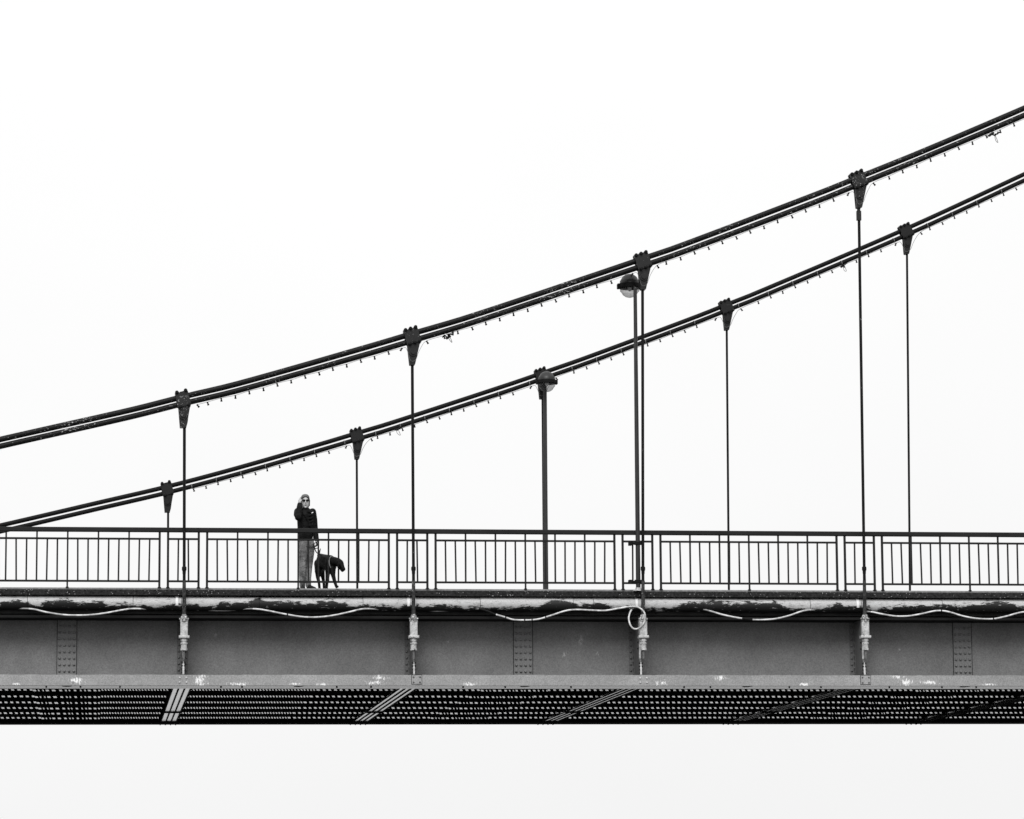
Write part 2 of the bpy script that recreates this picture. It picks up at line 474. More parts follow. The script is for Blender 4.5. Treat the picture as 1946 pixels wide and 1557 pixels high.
# ------------------------------------------------------------------ girders
HX = [-2*BAY, -BAY, 0, BAY, 2*BAY, 3*BAY, 4*BAY, 5*BAY]
def girder(label, yw, s, detail):
    """yw: depth of the web; s = -1: the flange reaches towards the camera"""
    g = thing('plate_girder', (7, yw, 0), label, 'girder')
    yo = yw + s*(WEB+.03)
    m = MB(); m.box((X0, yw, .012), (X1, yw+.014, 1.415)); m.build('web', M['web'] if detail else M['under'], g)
    lo, hi = sorted((yo, yo - s*.016))
    m = MB()
    # the top edge of the flange plate is slightly ragged with old paint and rust
    k = 330
    top = [(lerp(X0, X1, i/k), .190 + random.uniform(-.004, .004)) for i in range(k+1)]
    if detail: m.prism([(X0, 0), (X1, 0)] + top[::-1], lo, hi)
    else: m.box((X0, lo, 0), (X1, hi, .19))
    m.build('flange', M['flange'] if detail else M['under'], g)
    a, c = sorted((yo - s*.02, yw))
    m = MB(); m.box((X0, a, -.006), (X1, c, .008)); m.build('flange_soffit', M['lip'] if detail else M['under'], g)
    a, c = sorted((yo - s*.022, yw-.016*0)); m = MB(); m.box((X0, a, .0083), (X1, c, .0115)); m.build('bounce_blocker', M['soffit'], g)  # unseen dark sheet added on the flange to stop light bouncing onto the web
    m = MB(); a, c = sorted((yw + s*.003, yw + s*.62)); ztf = at(973, 1176.5, WEB-.62).z; m.box((X0, a, ztf), (X1, c, ztf+.045)); m.build('top_flange', M['soffit'], g)  # deep shade and dirt painted black; plate widened to shade the web
    if not detail: return g
    for px in (-300, 127, 994, 1829):                      # splice plates half way along every second bay
        xc = at(px, 1240, yw).x
        m = MB(); m.box((xc-.170, yw-.014, .012), (xc+.170, yw-.001, 1.275))
        for cx in (-.128, -.043, .043, .128):
            for r in range(11):
                m.dome((xc+cx, yw-.014, .075+r*.1150), (0,-1,0), .026, .034, 9, 4)
        sp_ = m.build('splice_plate', M['splice'], g)
        m = MB()
        for e in (-.174, .174): m.box((xc+e-.005, yw-.0155, .012), (xc+e+.005, yw-.0005, 1.275))
        m.build('seam', M['bolt'], sp_)
    for i, hx in enumerate(HX):
        x = hx
        m = MB()
        # plate standing out from the web, cut back at the top to clear the hanger socket
        m.xprism([(yw, .012), (.016, .012), (.016, .20), (.045, .30), (.045, .42), (.125, .50), (.125, 1.16), (.20, 1.26), (yw, 1.26)], x-.013, x+.013)
        for sd in (-1, 1):
            a0, a1 = sorted((x+sd*.0135, x+sd*.10))
            m.box((a0, yw-.011, .012), (a1, yw-.0005, 1.26))       # angle legs on the web
            b0, b1 = sorted((x+sd*.0135, x+sd*.020))
            m.box((b0, yw-.11, .012), (b1, yw-.012, 1.255))
            for r in range(11):
                m.dome((x+sd*.065, yw-.011, .10+r*.113), (0,-1,0), .024, .026, 7, 3)
                m.dome((x+sd*.020, yw-.055, .15+r*.113), (sd,0,0), .020, .020, 7, 3)
            for r in range(7):
                yy = .19 if r > 3 else .05
                MB().dome((x+sd*.013, yy-.012, .235+r*.112*(1 if r > 3 else .52)), (sd,-.2,0), .020, .028, 7, 3).build('rivet', M['rustdark'], g)
            for r in range(0):
                yy = 0
                m.dome((x+sd*.013, yy, .225+r*.112*(1 if r > 3 else .52)), (sd,0,0), .018, .020, 7, 3)
                m.dome((x+sd*.013, yy+.055, .225+r*.112*(1 if r > 3 else .52)), (sd,0,0), .018, .020, 7, 3)
        st_ = m.build('stiffener', M['stiff'], g)
        m = MB(); m.box((x-.0165, .008, .20), (x+.0165, .0155, .31)); m.xprism([(.0145,.31),(.044,.425),(.0435,.30),(.016,.20)], x-.0165, x+.0165); m.box((x-.0165, .118, .50), (x+.0165, .1245, 1.16))
        m.build('edge_strip', M['socket'], st_)
    for i, hx in enumerate((0, BAY, 2*BAY, 3*BAY)):
        xc = at((348, 792, 1223, 1645)[i], 1294, yo).x
        m = MB()
        if i in (1, 3):
            m.box((xc-.088, yo-.012, .028), (xc+.088, yo-.0005, .185))
            for dx in (-.058, .058):
                for z in (.058, .152): MB().dome((xc+dx, yo-.012, z), (0,-1,0), .017, .020).build('rivet', M['stiff'], g)
            m.box((xc-.004, yo-.003, .001), (xc+.004, yo-.0003, .027))
            ob = m.build('bearing_plate', M['flange'], g)
            m = MB(); m.box((xc-.096, yo-.005, .020), (xc+.096, yo-.0002, .192)); m.build('seam', M['bolt'], ob)
        else:
            for dx in (-.060, .058):
                for z in (.055, .135): MB().dome((xc+dx, yo, z), (0,-1,0), .020, .018).build('rivet', M['socket'], g)
    # dark gaps and bolts along the flange's lower edge
    for px in (127, 568, 999, 1422, 1836):
        xc = at(px, 1305, yo).x; m = MB()
        m.add([(xc + .09*math.cos(PI+PI*j/10), .0 + (.30*abs(math.sin(PI*j/10)) + yo - s*.02), -.0085) for j in range(11)], [tuple(range(11))])
        m.build('drain_slot', M['bolt'], g)
    for px in (88, 153, 228, 420, 460, 640, 705, 880, 960, 1085, 1300, 1350, 1500, 1560, 1690, 1790, 1855):
        p = at(px, 1306, yo+.2); MB().tube([(p.x, yo+.2, -.03), (p.x, yo+.2, -.006)], .016, 7).build('bolt', M['bolt'], g)
    return g
girder('near grey riveted plate girder with pale bottom flange and white scuff marks', WEB, -1, True)
girder('far girder, only its dark bottom edge showing behind the deck underside', FAR-WEB, 1, False)

# ------------------------------------------------------------------ underside: black grid panels with pale stand-in lugs, between the cross beams
ROWS = [2.08, 4.15, 6.12, 8.08, 9.98, 11.82, 13.25]
def grid_row(x0, x1, y, per, seed, splice, last=True):
    rnd = random.Random(seed)
    bar = MB(); x = x0 + .004
    bar.box((x0, y, .004), (x1, y+.03, .40))
    if splice: bar.box((x0, y-.02, .085), (x1, y-.0005, .26))
    vs = []; fs = []; k = 0; sl = .014; dz = -.009 if splice else rnd.uniform(-.002, .003)
    z0, z1 = .032+dz, .061+dz
    pat = (1, .42, .42, 1, 1.1, .9, .5, .45, .8, .5, .5, 1, .95, .55, .4, .4, .9)
    while x < x1 - per*(.55 if last else .12):
        f = pat[k % len(pat)] if splice else 1
        w_ = per*.47*f*rnd.uniform(.9, 1.1)
        o = len(vs)
        # each lug is folded out of one long strip that lies inside the bar; its face leans forward at the top, tilted to mirror the low sky
        vs += [(x, y+.006, z0), (x+w_, y+.006, z0), (x+w_-sl, y+.006, z1), (x-sl, y+.006, z1),
               (x, y-.010, z0), (x+w_, y-.010, z0), (x+w_-sl, y-.0117, z1), (x-sl, y-.0117, z1)]
        fs += [(o+4,o+5,o+6,o+7), (o,o+1,o+5,o+4), (o+7,o+6,o+2,o+3), (o,o+4,o+7,o+3), (o+5,o+1,o+2,o+6)]
        if k: fs.append((o-7, o, o+3, o-6))
        x += (w_ + per*rnd.choice((.34,.46,.5,.62))) if splice else per; k += 1
    lug = MB(); lug.add(vs, fs)
    return bar, lug
def grid_panel(label, xa, xb, seed, per, splice_at):
    g = thing('underside_grating', (lerp(xa, xb, .5), 7, 0), label, 'grating', 'grating panels under the deck')
    for j, y in enumerate(ROWS):
        cuts = [xa, xb]
        if splice_at: cuts = [xa, splice_at-.62, splice_at+.62, xb]
        elif per[0] < .06: cuts = [xa, lerp(xa, xb, .62), xb]
        bar = MB(); lug = MB()
        for q in range(len(cuts)-1):
            if cuts[q+1]-cuts[q] < .05: continue
            b_, l_ = grid_row(cuts[q], cuts[q+1], y, per[min(q, len(per)-1)], seed*31+j*0+q, splice_at is not None and q == 1, q == len(cuts)-2)
            for s_, d_ in ((b_, bar), (l_, lug)): d_.add(s_.v, s_.f)
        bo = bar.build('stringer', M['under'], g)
        lug.build('mirror_lugs', M['lug'], bo)
    return g
names = ['underside grating left of the wide pale cross beam', 'underside grating between the wide pale cross beam and the one with three bright lines',
         'underside grating below the girder bay right of the second hanger from left', 'underside grating below the girder bay that holds the lamp post at its left end',
         'underside grating at the right end beyond the last dark cross beam', 'underside grating in the far right corner beside the outermost cross beam']
mids = [-.5*BAY, None, 1.5*BAY, None, 3.5*BAY, None]
for i in range(6):
    a = (i-1)*BAY + .17; c = i*BAY - .17
    if i == 0: a = X0
    if i == 5: c = X1
    grid_panel(names[i], a, c, i+3, ((.112, .112, .056), (.058, .104), (.108, .100, .108), (.108,), (.104, .096, .104), (.106,))[i], mids[i])
# dark soffit plates closing the deck above the grid
def crossbeam():
    g = thing('cross_beam', (0, 7, 0), 'x', 'cross beam', 'cross beams under the hangers')
    for (ya, yb) in ((.84, 9.0), (9.14, FAR-.12)):
        m = MB(); m.box((-.165, ya, .025), (.165, yb, .05)); m.build('soffit_plate', M['plate'], g)
    for k in range(4):
        x = -.165 + k*.11
        m = MB(); m.box((x-.0135, .84, .0105), (x+.0135, FAR-.02, .0235)); m.tube([(x, FAR-.10, -.008), (x, FAR-.04, -.008)], .014, 8)
        m.build('rib', M['under'], g)
    m = MB(); m.box((-.165, 9.003, .0), (.165, 9.137, .06)); m.build('cross_tie', M['under'], g)
    m = MB(); m.box((-.15, .85, .055), (.15, FAR-.1, .40)); m.build('beam_web', M['under'], g)
    return g
CL = ['wide pale cross beam with three broad light stripes at the left', 'slanting cross beam with three bright narrow lines under the second hanger from left',
      'cross beam with one thin bright line, under the looped cable', 'dark slanting cross beam under the rightmost near hanger', 'dark cross beam running out of the frame at the lower right']
cb = crossbeam(); 
for i in range(5):
    o = cb if i == 0 else copy_tree(cb)
    o.location = (i*BAY, 7, 0); o['label'] = CL[i]

# ------------------------------------------------------------------ main cables
NU = [(-200,883),(0,835.5),(250,779),(347,754.5),(450,730),(690,662),(783,634.5),(890,603),(1130,523),(1221,492),(1290,468.5),(1560,366),(1632,337),(1746,291),(1946,206),(2150,117)]
NL = [(-200,896),(0,848.5),(250,792),(347,767.5),(450,743),(690,675.5),(783,648),(890,616),(1130,536),(1221,505.5),(1290,482),(1560,380),(1632,350.5),(1746,304),(1946,219.5),(2150,130.5)]
FU = [(-250,1052),(-120,1025),(0,999),(200,952.5),(318,925),(450,890),(620,841),(678,823.5),(740,805),(970,730),(1031,709),(1110,681.5),(1330,599.6),(1380,579.5),(1430,560),(1722,435),(1946,331.5),(2150,235)]
FL = [(-250,1063),(-120,1036),(0,1010.5),(200,964),(318,936.5),(450,901.5),(620,852.5),(678,835),(740,816.5),(970,741.5),(1031,720),(1110,692.3),(1330,610.5),(1380,590.5),(1430,571),(1722,447),(1946,343.3),(2150,247)]
def cable(tab, Y, r, mat, label):
    pts = []; px = tab[0][0]
    while px <= tab[-1][0]: pts.append(at(px, interp(tab, px), Y)); px += 25
    m = MB(); m.tube(pts, r, 16)
    return tag(m.build('suspension_cable', mat), label, 'cable', 'main suspension cables')
cable(NU, 0, .0525, M['cable'], 'upper tube of the near suspension cable pair, black with pale chips')
cable(NL, 0, .0515, M['cable'], 'lower tube of the near suspension cable pair, string lights right below it')
cable(FU, FAR, .0500, M['cable_far'], 'upper tube of the far, thinner looking suspension cable pair')
cable(FL, FAR, .0490, M['cable_far'], 'lower tube of the far suspension cable pair, tied with small light ties')

# ------------------------------------------------------------------ hangers
def rot(t, n_, a): return (t*math.cos(a) - n_*math.sin(a), t*math.sin(a) + n_*math.cos(a))
def clamp(root, cx, cz, ang, Y, nb, mat, bm_, mirror=1):
    """casting of two cheeks that grips both tubes and tapers down to the rod"""
    hw = .125 if nb == 3 else .112
    up = [rot(t, n_, ang) for t, n_ in ((-hw,.13),(-hw+.015,.147),(hw-.005,.147),(hw+.01,.13),(hw+.012,-.10),(hw-.002,-.118),(-hw-.0,-.118),(-hw-.012,-.10))]
    low = [rot(-hw+.002, -.09, ang), rot(hw+.008, -.09, ang)]
    tongue = [low[1], (.050,-.50), (.042,-.515), (-.042,-.515), (-.050,-.50), low[0]] if nb == 3 else \
             [low[1], (.100,-.30), (.088,-.40), (.062,-.500), (-.050,-.500), (-.062,-.36), low[0]]
    c = thing_part_mesh = MB()
    for y0, y1 in ((-.100, -.058), (.058, .100)):
        c.prism([(cx+x, cz+z) for x, z in up], Y+y0, Y+y1)
    for y0, y1 in ((-.074, -.048), (.048, .074)):
        c.prism([(cx+x, cz+z) for x, z in tongue], Y+y0, Y+y1)
    c.prism([(cx+x*.80, cz+z) for x, z in tongue[1:-1]] + [(cx-.055, cz-.17), (cx+.075, cz-.15)], Y-.047, Y+.047)
    body = c.build('clamp', mat, root)
    ts = (-.085, .010, .105) if nb == 3 else (-.075, .085)
    for t in ts:
        for n_, z0 in ((.150, 1), (-.112, 0)):
            x, z = rot(t, n_, ang); p = (cx+x, cz+z)
            q = MB()
            q.tube([(p[0], Y-.122, p[1]), (p[0], Y-.116, p[1]), (p[0], Y+.116, p[1]), (p[0], Y+.122, p[1])], [.024, .033, .033, .024], 12)
            q.tube([(p[0], Y-.145, p[1]-.004), (p[0], Y-.121, p[1]-.004)], .019, 6)
            q.build('bolt', bm_, body)
    q = MB()
    px, pz = cx+.010, cz-.285
    q.tube([(px, Y-.118, pz), (px, Y-.095, pz), (px, Y-.0945, pz), (px, Y-.070, pz), (px, Y-.0695, pz), (px, Y+.0695, pz), (px, Y+.070, pz), (px, Y+.095, pz)], [.042, .046, .074, .080, .05, .05, .078, .070], 20)
    q.build('pin', mat, body)
    return body

HANG = []
near = [  # clamp px, rod top px, rod bottom px, bolts
    (347.5, 350.5, 350.0, 2), (783, 783.5, 786.0, 3), (1221, 1221, 1222, 3), (1631, 1632, 1643.5, 3)]
NLAB = ['leftmost near hanger rod with a two-bolt clamp, in front of the railing', 'near hanger rod just right of the person and dog', 'near hanger rod beside the lamp post, with the cable looped at its socket', 'tall rightmost near hanger rod with a box coupling below its clamp']
for i, (cx, xt, xb, nb) in enumerate(near):
    yc = .5*(interp(NU, cx) + interp(NL, cx)); c = at(cx, yc, 0)
    p2 = at(cx+40, .5*(interp(NU, cx+40)+interp(NL, cx+40)), 0); p1 = at(cx-40, .5*(interp(NU, cx-40)+interp(NL, cx-40)), 0)
    ang = math.atan2(p2.z-p1.z, p2.x-p1.x)
    foot = at(xb, 1175, 0)
    r = thing('hanger', (foot.x, 0, .19), NLAB[i], 'hanger', 'near hangers')
    clamp(r, c.x, c.z, ang, 0, nb, M['clamp'], M['bolt'])
    top = Vector((at(xt, yc+45, 0).x, 0, c.z-.49))
    mid = at(lerp(xt, xb, .9), 1082, 0); low = at(xb, 1168, 0)
    m = MB(); m.tube([top, mid, low], [.027, .027, .028], 12); m.build('rod', M['rod'], r)
    m = MB(); z = mid.z
    m.lathe((mid.x, 0, z), [(.0, -.09), (.030, -.085), (.032, -.03), (.042, -.015), (.042, .035), (.030, .05), (.0, .055)], 12, False)
    m.build('coupling', M['rod'], r)
    # wrapped lower length
    m = MB(); m.tube([lerp(mid, low, .25), lerp(mid, low, .7), low], [.030, .034, .036], 12); m.build('wrapping', M['wrap'], r)
    if i == 3:
        t = at(1632, 410, 0)
        m = MB(); m.cbox((t.x-.042, -.042, t.z-.09), (t.x+.042, .042, t.z+.085), .012); m.tube([(t.x, 0, t.z+.08), (t.x, 0, t.z+.18)], .032, 12)
        m.build('box_coupling', M['clamp'], r)
    x = low.x; z = at(xb, 1180, 0).z
    m = MB(); m.lathe((x, 0, z), [(.070, -.03), (.078, -.01), (.066, .035), (.050, .09), (.034, .12), (.0, .122)], 14); 
    for a in range(6): m.dome((x+.06*math.cos(a*PI/3), .06*math.sin(a*PI/3), z+.03), (math.cos(a*PI/3), math.sin(a*PI/3), .6), .022, .03)
    m.build('socket_cap', M['rust'], r)
    z0 = at(xb, 1208, 0).z
    m = MB(); m.cbox((x-.066, -.062, z0), (x+.066, .062, z-.02), .016)
    m.build('socket', M['socket'], r)
    m = MB(); m.cbox((x-.092, -.080, z0-.052), (x+.092, .080, z0-.002), .012); m.build('collar', M['socket'], r)
    zz = z0-.056
    for k, (rr, hh) in enumerate(((.060, .045), (.047, .020), (.062, .028), (.052, .070), (.060, .038))):
        m = MB(); m.lathe((x, 0, zz-hh), [(0, 0), (rr, 0), (rr*1.0, hh*.9), (rr*.9, hh), (0, hh)], 6 if k != 1 else 10, False); m.build('nut', M['socket'], r)
        zz -= hh + .002
    m = MB(); m.tube([(x, 0, zz), (x, 0, zz-.15)], .021, 8)
    m.build('threaded_end', M['stiff'], r)

FLAB = ['leftmost far hanger with a two-bolt clamp, left of the nearest rod', 'far hanger that meets the railing right of the dog', 'far hanger half hidden behind the far lamp post', 'far hanger between the near lamp post and the tall rightmost near rod', 'rightmost far hanger, right of the tall near rod']
far_ = [(317.5, 319.5, 320, 2), (678, 678, 679.5, 3), (1029, 1031, 1034, 3), (1380, 1381, 1384, 3), (1721.5, 1723.5, 1727, 3)]
for i, (cx, xt, xb, nb) in enumerate(far_):
    yc = .5*(interp(FU, cx) + interp(FL, cx)); c = at(cx, yc, FAR)
    p2 = at(cx+40, .5*(interp(FU, cx+40)+interp(FL, cx+40)), FAR); p1 = at(cx-40, .5*(interp(FU, cx-40)+interp(FL, cx-40)), FAR)
    ang = math.atan2(p2.z-p1.z, p2.x-p1.x)
    foot = at(xb, 1110, FAR); foot.z = 1.3
    r = thing('hanger', foot, FLAB[i], 'hanger', 'far hangers')
    clamp(r, c.x, c.z, ang, FAR, nb, M['clamp_far'], M['bolt'])
    top = Vector((at(xt, yc+38, FAR).x, FAR, c.z-.49))
    m = MB(); m.tube([top, foot], .025, 10); m.build('rod', M['rod_far'], r)
    m = MB(); m.lathe((foot.x, FAR, 1.30), [(0, -.5), (.06, -.5), (.065, -.1), (.04, 0), (0, .01)], 10); m.build('socket', M['socket'], r)

# ------------------------------------------------------------------ string lights
def bulb_mesh(s=1.0):
    m = MB(); m.lathe((0,0,0), [(0, .004), (.019*s, .003), (.018*s, -.026*s), (.0145*s, -.036*s), (.022*s, -.058*s), (.0235*s, -.076*s), (0, -.080*s)], 8)
    return m.mesh('bulb')
def string(tabL, Y, r_c, px0, px1, step, label, clamps, tangles, ties, hang=.028):
    root = thing('string_lights', at(px0, interp(tabL, px0), Y), label, 'string lights', 'strings of lights below the cables')
    def under(px, extra=0.0):
        p = at(px, interp(tabL, px), Y); q = at(px+10, interp(tabL, px+10), Y)
        t = (q-p).normalized(); nn = Vector((t.z, 0, -t.x))      # square to the cable, pointing down
        return p + nn*(r_c + extra), nn
    xs = []; px = px0
    while px <= px1:
        if all(abs(px-c) > 37 for c in clamps): xs.append(px)
        px += step
    for c in clamps: xs += [c-21, c+25]
    xs = sorted(x for x in xs if px0 <= x <= px1)
    wp = []; me = bulb_mesh(.82 if Y < 1 else .88); me.materials.append(M['bulb'])
    for k, x in enumerate(xs):
        nearclamp = [c for c in clamps if abs(x-c) < 26]
        e = hang*(1 if k % 2 else .25) if not nearclamp else .02
        p, nn = under(x, e + .004)
        wp.append(p)
        b_ = bpy.data.objects.new('bulb', me); COL.objects.link(b_); b_.parent = root
        b_.location = p - root.location
        tilt = math.atan2(nn.x, -nn.z)*.75 + random.uniform(-.16, .16)
        if nearclamp: tilt += (.45 if x > nearclamp[0] else -.75)
        b_.rotation_euler = (0, -tilt, 0)
        if nearclamp and x < nearclamp[0]:
            c = nearclamp[0]
            for dx, dn in ((-14, .06), (-9, .20), (-5, .32), (4, .33), (9, .22), (15, .12)):
                q, _ = under(c+dx, 0); q.z -= dn; q.y = Y - .11 if Y < 1 else Y - .10
                wp.append(q)
        if ties and k % 2 == 0:
            p0, nn = under(x-2, 0); ctr = p0 - nn*r_c
            t = Vector((-nn.z, 0, nn.x))
            tied = MB(); tied.tube([ctr + (nn*math.cos(a) + Vector((0,1,0))*math.sin(a))*(r_c+.004) + t*.006*math.sin(a*2) for a in [2*PI*j/14 for j in range(15)]], .006, 5, False); tied.build('cable_tie', M['tie'], root)
    m = MB(); m.tube(smooth_path(wp, 3), .0038 if Y < 1 else .005, 5); m.build('wire', M['wire'], root)
    for (tx, ty, s_, n_) in tangles:
        c = at(tx, ty, Y-.06); m = MB(); rnd = random.Random(int(tx))
        pts = [c + Vector((lerp(-.5, .5, j/9)*s_ + rnd.uniform(-.03, .03), rnd.uniform(-.03, .03), lerp(-.35, .3, j/9)*s_*n_ + rnd.uniform(-.035, .035))) for j in range(10)]
        m.tube(smooth_path(pts, 3), .013, 6)
        m.tube(smooth_path([pts[4], pts[4]+Vector((.02,0,-.10)), pts[5]+Vector((.05,0,-.13)), pts[5]], 4), .005, 5)
        m.tube(smooth_path([pts[7], pts[6]+Vector((.06,0,.06)), pts[5], pts[3]+Vector((-.02,0,.07))], 4), .006, 5)
        m.tube([pts[3]-Vector((.03,0,.02)), pts[3]+Vector((.05,0,.035))], .022, 8)
        m.build('wire_tangle', M['sleeve'], root)
    return root
string(NL, 0, .0515, 366, 1975, 26.4, 'string of small dark bulbs along the near cable, fully clear of the railing', [347.5, 783, 1221, 1631], [(853, 637, .22, .7), (1889, 255, .20, .35)], False, .016)
string(FL, FAR, .049, 343, 1975, 23.3, 'string of small dark bulbs tied along the far cable', [317.5, 678, 1029, 1380, 1721.5], [(756, 815, .13, .5), (1603, 503, .16, .6)], True, .012)

# ------------------------------------------------------------------ railing
RY = .20
def zr(py, px=973): return at(px, py, RY).z
ZT0, ZT1 = 2.745, 2.828          # handrail
ZM, ZB = 2.625, 1.868            # middle and bottom rail centres
def rail_panel(length, nb, feet):
    """panel from x=0 to x=length; bars every length/nb"""
    g = thing('railing_panel', (0, RY, ZW), 'x', 'railing', 'x')
    st = length/nb
    m = MB(); m.cbox((-.0745, RY-.045, ZT0), (length+.0745, RY+.045, ZT1), .012); m.build('handrail', M['rail'], g)
    for z in (ZM, ZB):
        m = MB(); m.cbox((.019, RY-.016, z-.018), (length-.019, RY+.016, z+.018), .004); m.build('rail', M['rail'], g)
    for k in range(nb+1):
        x = k*st; m = MB()
        end = k in (0, nb)
        foot = end or k in feet
        stub = end or k % 3 == 0
        w_ = .020 if end else .0148
        z0 = ZW+.0 if foot else ZB+.0185
        z1 = ZT0-.001 if stub else ZM-.0185
        if foot or stub:
            # runs past the rails on their front face
            m.cbox((x-w_, RY-(.022 if not end else .018), z0 + (.001)), (x+w_, RY+.018, z1), .004)
            if foot: m.cbox((x-w_-.012, RY-.035, ZW+.0005), (x+w_+.012, RY+.035, ZW+.010), .003)
        else:
            bend = random.uniform(-.004, .004)
            i0 = len(m.v); m.cbox((x-w_, RY-.010, z0), (x+w_, RY+.010, z1), .004)
            for v in m.v[i0:]: v.x += bend*1.6*((v.z-z0)/(z1-z0)-.5)*2
        m.build('post' if end else 'baluster', M['rail'], g)
    return g
LP = rail_panel(3.255, 18, (9,)); SP = rail_panel(.545, 3, ())
RL = ['long railing panel at the left edge, left of the first near hanger', 'long railing panel with the person and dog behind it', 'long railing panel crossed by the far lamp post', 'long railing panel just right of the near lamp post', 'long railing panel at the right edge of the photo']
RS = ['short railing panel behind the leftmost near hanger', 'short railing panel behind the hanger right of the dog', 'short railing panel behind the near lamp post', 'short railing panel behind the tall rightmost near hanger']
xs_ = [at(x, 1065, RY).x for x in (393.5, 830.5, 1254.5, 1672.5)]
for i in range(5):
    o = LP if i == 0 else copy_tree(LP)
    x = xs_[0] - BAY if i == 0 else xs_[i-1]
    x = (xs_[0] + (i-1)*BAY)
    o.location = (x, RY, ZW); o['label'] = RL[i]; o['group'] = 'long railing panels'
    if i < 4:
        s = SP if i == 0 else copy_tree(SP)
        s.location = (x + 3.255 + .150, RY, ZW); s['label'] = RS[i]; s['group'] = 'short railing panels'
o = copy_tree(LP); o.location = (xs_[0]-2*BAY, RY, ZW); o['label'] = 'long railing panel outside the left edge of the photo'; o['group'] = 'long railing panels'
o = copy_tree(SP); o.location = (xs_[0]-2*BAY+3.255+.150, RY, ZW); o['label'] = 'short railing panel outside the left edge of the photo'; o['group'] = 'short railing panels'

# ------------------------------------------------------------------ lamps
mg, n, l, b = base_mat('dirty_clear_glass', .7, .12, 0, .5)
out = n['Material Output']; tr = n.new('ShaderNodeBsdfTransparent'); tr.inputs['Color'].default_value = (.74, .74, .74, 1)
mx = n.new('ShaderNodeMixShader'); l.new(tr.outputs[0], mx.inputs[1]); l.new(b.outputs[0], mx.inputs[2]); l.new(mx.outputs[0], out.inputs['Surface'])
lw = n.new('ShaderNodeLayerWeight'); lw.inputs['Blend'].default_value = .35
dirt = ramp(n, l, noise(n, l, objcoord(n, l), 14, 5, .7), .45, .04, .72, .5)
b.inputs['Base Color'].default_value = (.16, .16, .16, 1)
l.new(math_(n, l, 'MAXIMUM', math_(n, l, 'MULTIPLY', lw.outputs['Facing'], .75), dirt), mx.inputs[0])
M['glass'] = mg
def lamp(pole_pts, pr, head_c, R_, label, brackets, toward):
    """pole_pts: foot .. top; head hangs beside the pole top"""
    foot = Vector(pole_pts[0]); top = Vector(pole_pts[-1])
    g = thing('lamp_post', foot, label, 'lamp post', 'globe lamp posts')
    m = MB(); m.tube(pole_pts, pr, 16); m.ball(top, pr[-1], 12, 6, 0, .999); m.build('pole', M['lamp_metal'], g)
    m = MB(); m.lathe(foot, [(pr[0]+.05, 0), (pr[0]+.05, .015), (pr[0]+.012, .02), (pr[0]+.008, .06), (pr[0]*.9, .065)], 16, False); m.build('base_plate', M['socket'], g)
    c = Vector(head_c)
    hd = MB(); hd.lathe(c, [(R_*1.0, .045), (R_*.985, .09), (R_*.9, R_*.62), (R_*.72, R_*.93), (R_*.45, R_*1.14), (R_*.15, R_*1.23), (0.001, R_*1.24)], 28)
    head = hd.build('lamp_hood', M['lamp_metal'], g)
    rg = MB(); rg.lathe(c, [(R_*.98, .046), (R_*1.10, .042), (R_*1.13, .03), (R_*1.13, -.03), (R_*1.09, -.045), (R_*.98, -.046), (R_*.98, .046)], 28, False)
    lug = c - toward*R_*1.16
    for sgn in (-1, 1):
        e = c + Vector((sgn*R_*1.13, 0, 0)); rg.cbox((e.x-.025, e.y-.05, e.z-.055), (e.x+.025, e.y+.05, e.z+.04), .008)
    rg.build('ring', M['lamp_ring'], g)
    gl = MB(); gl.lathe(c, [(R_*.985, -.044), (R_*.97, -.10), (R_*.86, -R_*.62), (R_*.68, -R_*.92), (R_*.42, -R_*1.10), (R_*.14, -R_*1.18), (.001, -R_*1.19)], 28)
    gl.build('glass_bowl', M['glass'], g)
    bl = MB(); bl.ball((c.x, c.y, c.z-.03), (.045, .045, .07), 12, 8, -.99, .99); bl.tube([(c.x, c.y, c.z+.02), (c.x, c.y, c.z+.10)], .03, 10)
    bl.build('lamp_bulb', M['strap'], head)
    # arm from the pole top round to the ring
    am = MB(); am.tube(smooth_path([top, lerp(top, c, .25)+Vector((0,0,.02)), c - (c-top).normalized()*R_*1.05], 4), .024, 10); am.build('arm', M['lamp_ring'], g)
    for (bx0, bx1, z) in brackets:
        m = MB(); y = foot.y
        m.cbox((bx0, y+.02, z-.018), (bx1, y+.07, z+.018), .005)
        m.cbox((bx0, y+.0, z-.035), (bx0+.06, y+.09, z+.035), .006)
        m.cbox((top.x-.075, y-.052, z-.030), (top.x+.095, y-.0, z+.030), .006)
        m.build('bracket', M['lamp_ring'], g)
    return g
LY = .085
pf = at(1213, 1121, LY); pt = at(1207, 549, LY); pf.z = ZK+.001
hc = at(1196.5, 544, LY+.28)
b1 = at(1195, 1033, LY); b2 = at(1195, 1105.5, LY); b1e = at(1225, 1033, LY)
lamp([pf, lerp(pf, pt, .5), pt], [.043, .040, .033], hc, .183, 'near globe lamp post clamped to a hanger in front of the railing', [(b1.x, b1e.x, b1.z), (b2.x, b1e.x, b2.z)], Vector((-.3, .95, 0)))
gy = FAR-.15
pf = at(1037.5, 1116, gy); pt = at(1035.5, 738, gy); pf.z = 1.70
hc = at(1039, 726, gy-.30)
lamp([pf, lerp(pf, pt, .5), pt], [.056, .047, .043], hc, .190, 'far globe lamp post rising behind the railing to the far cable', [], Vector((.3, -.95, 0)))

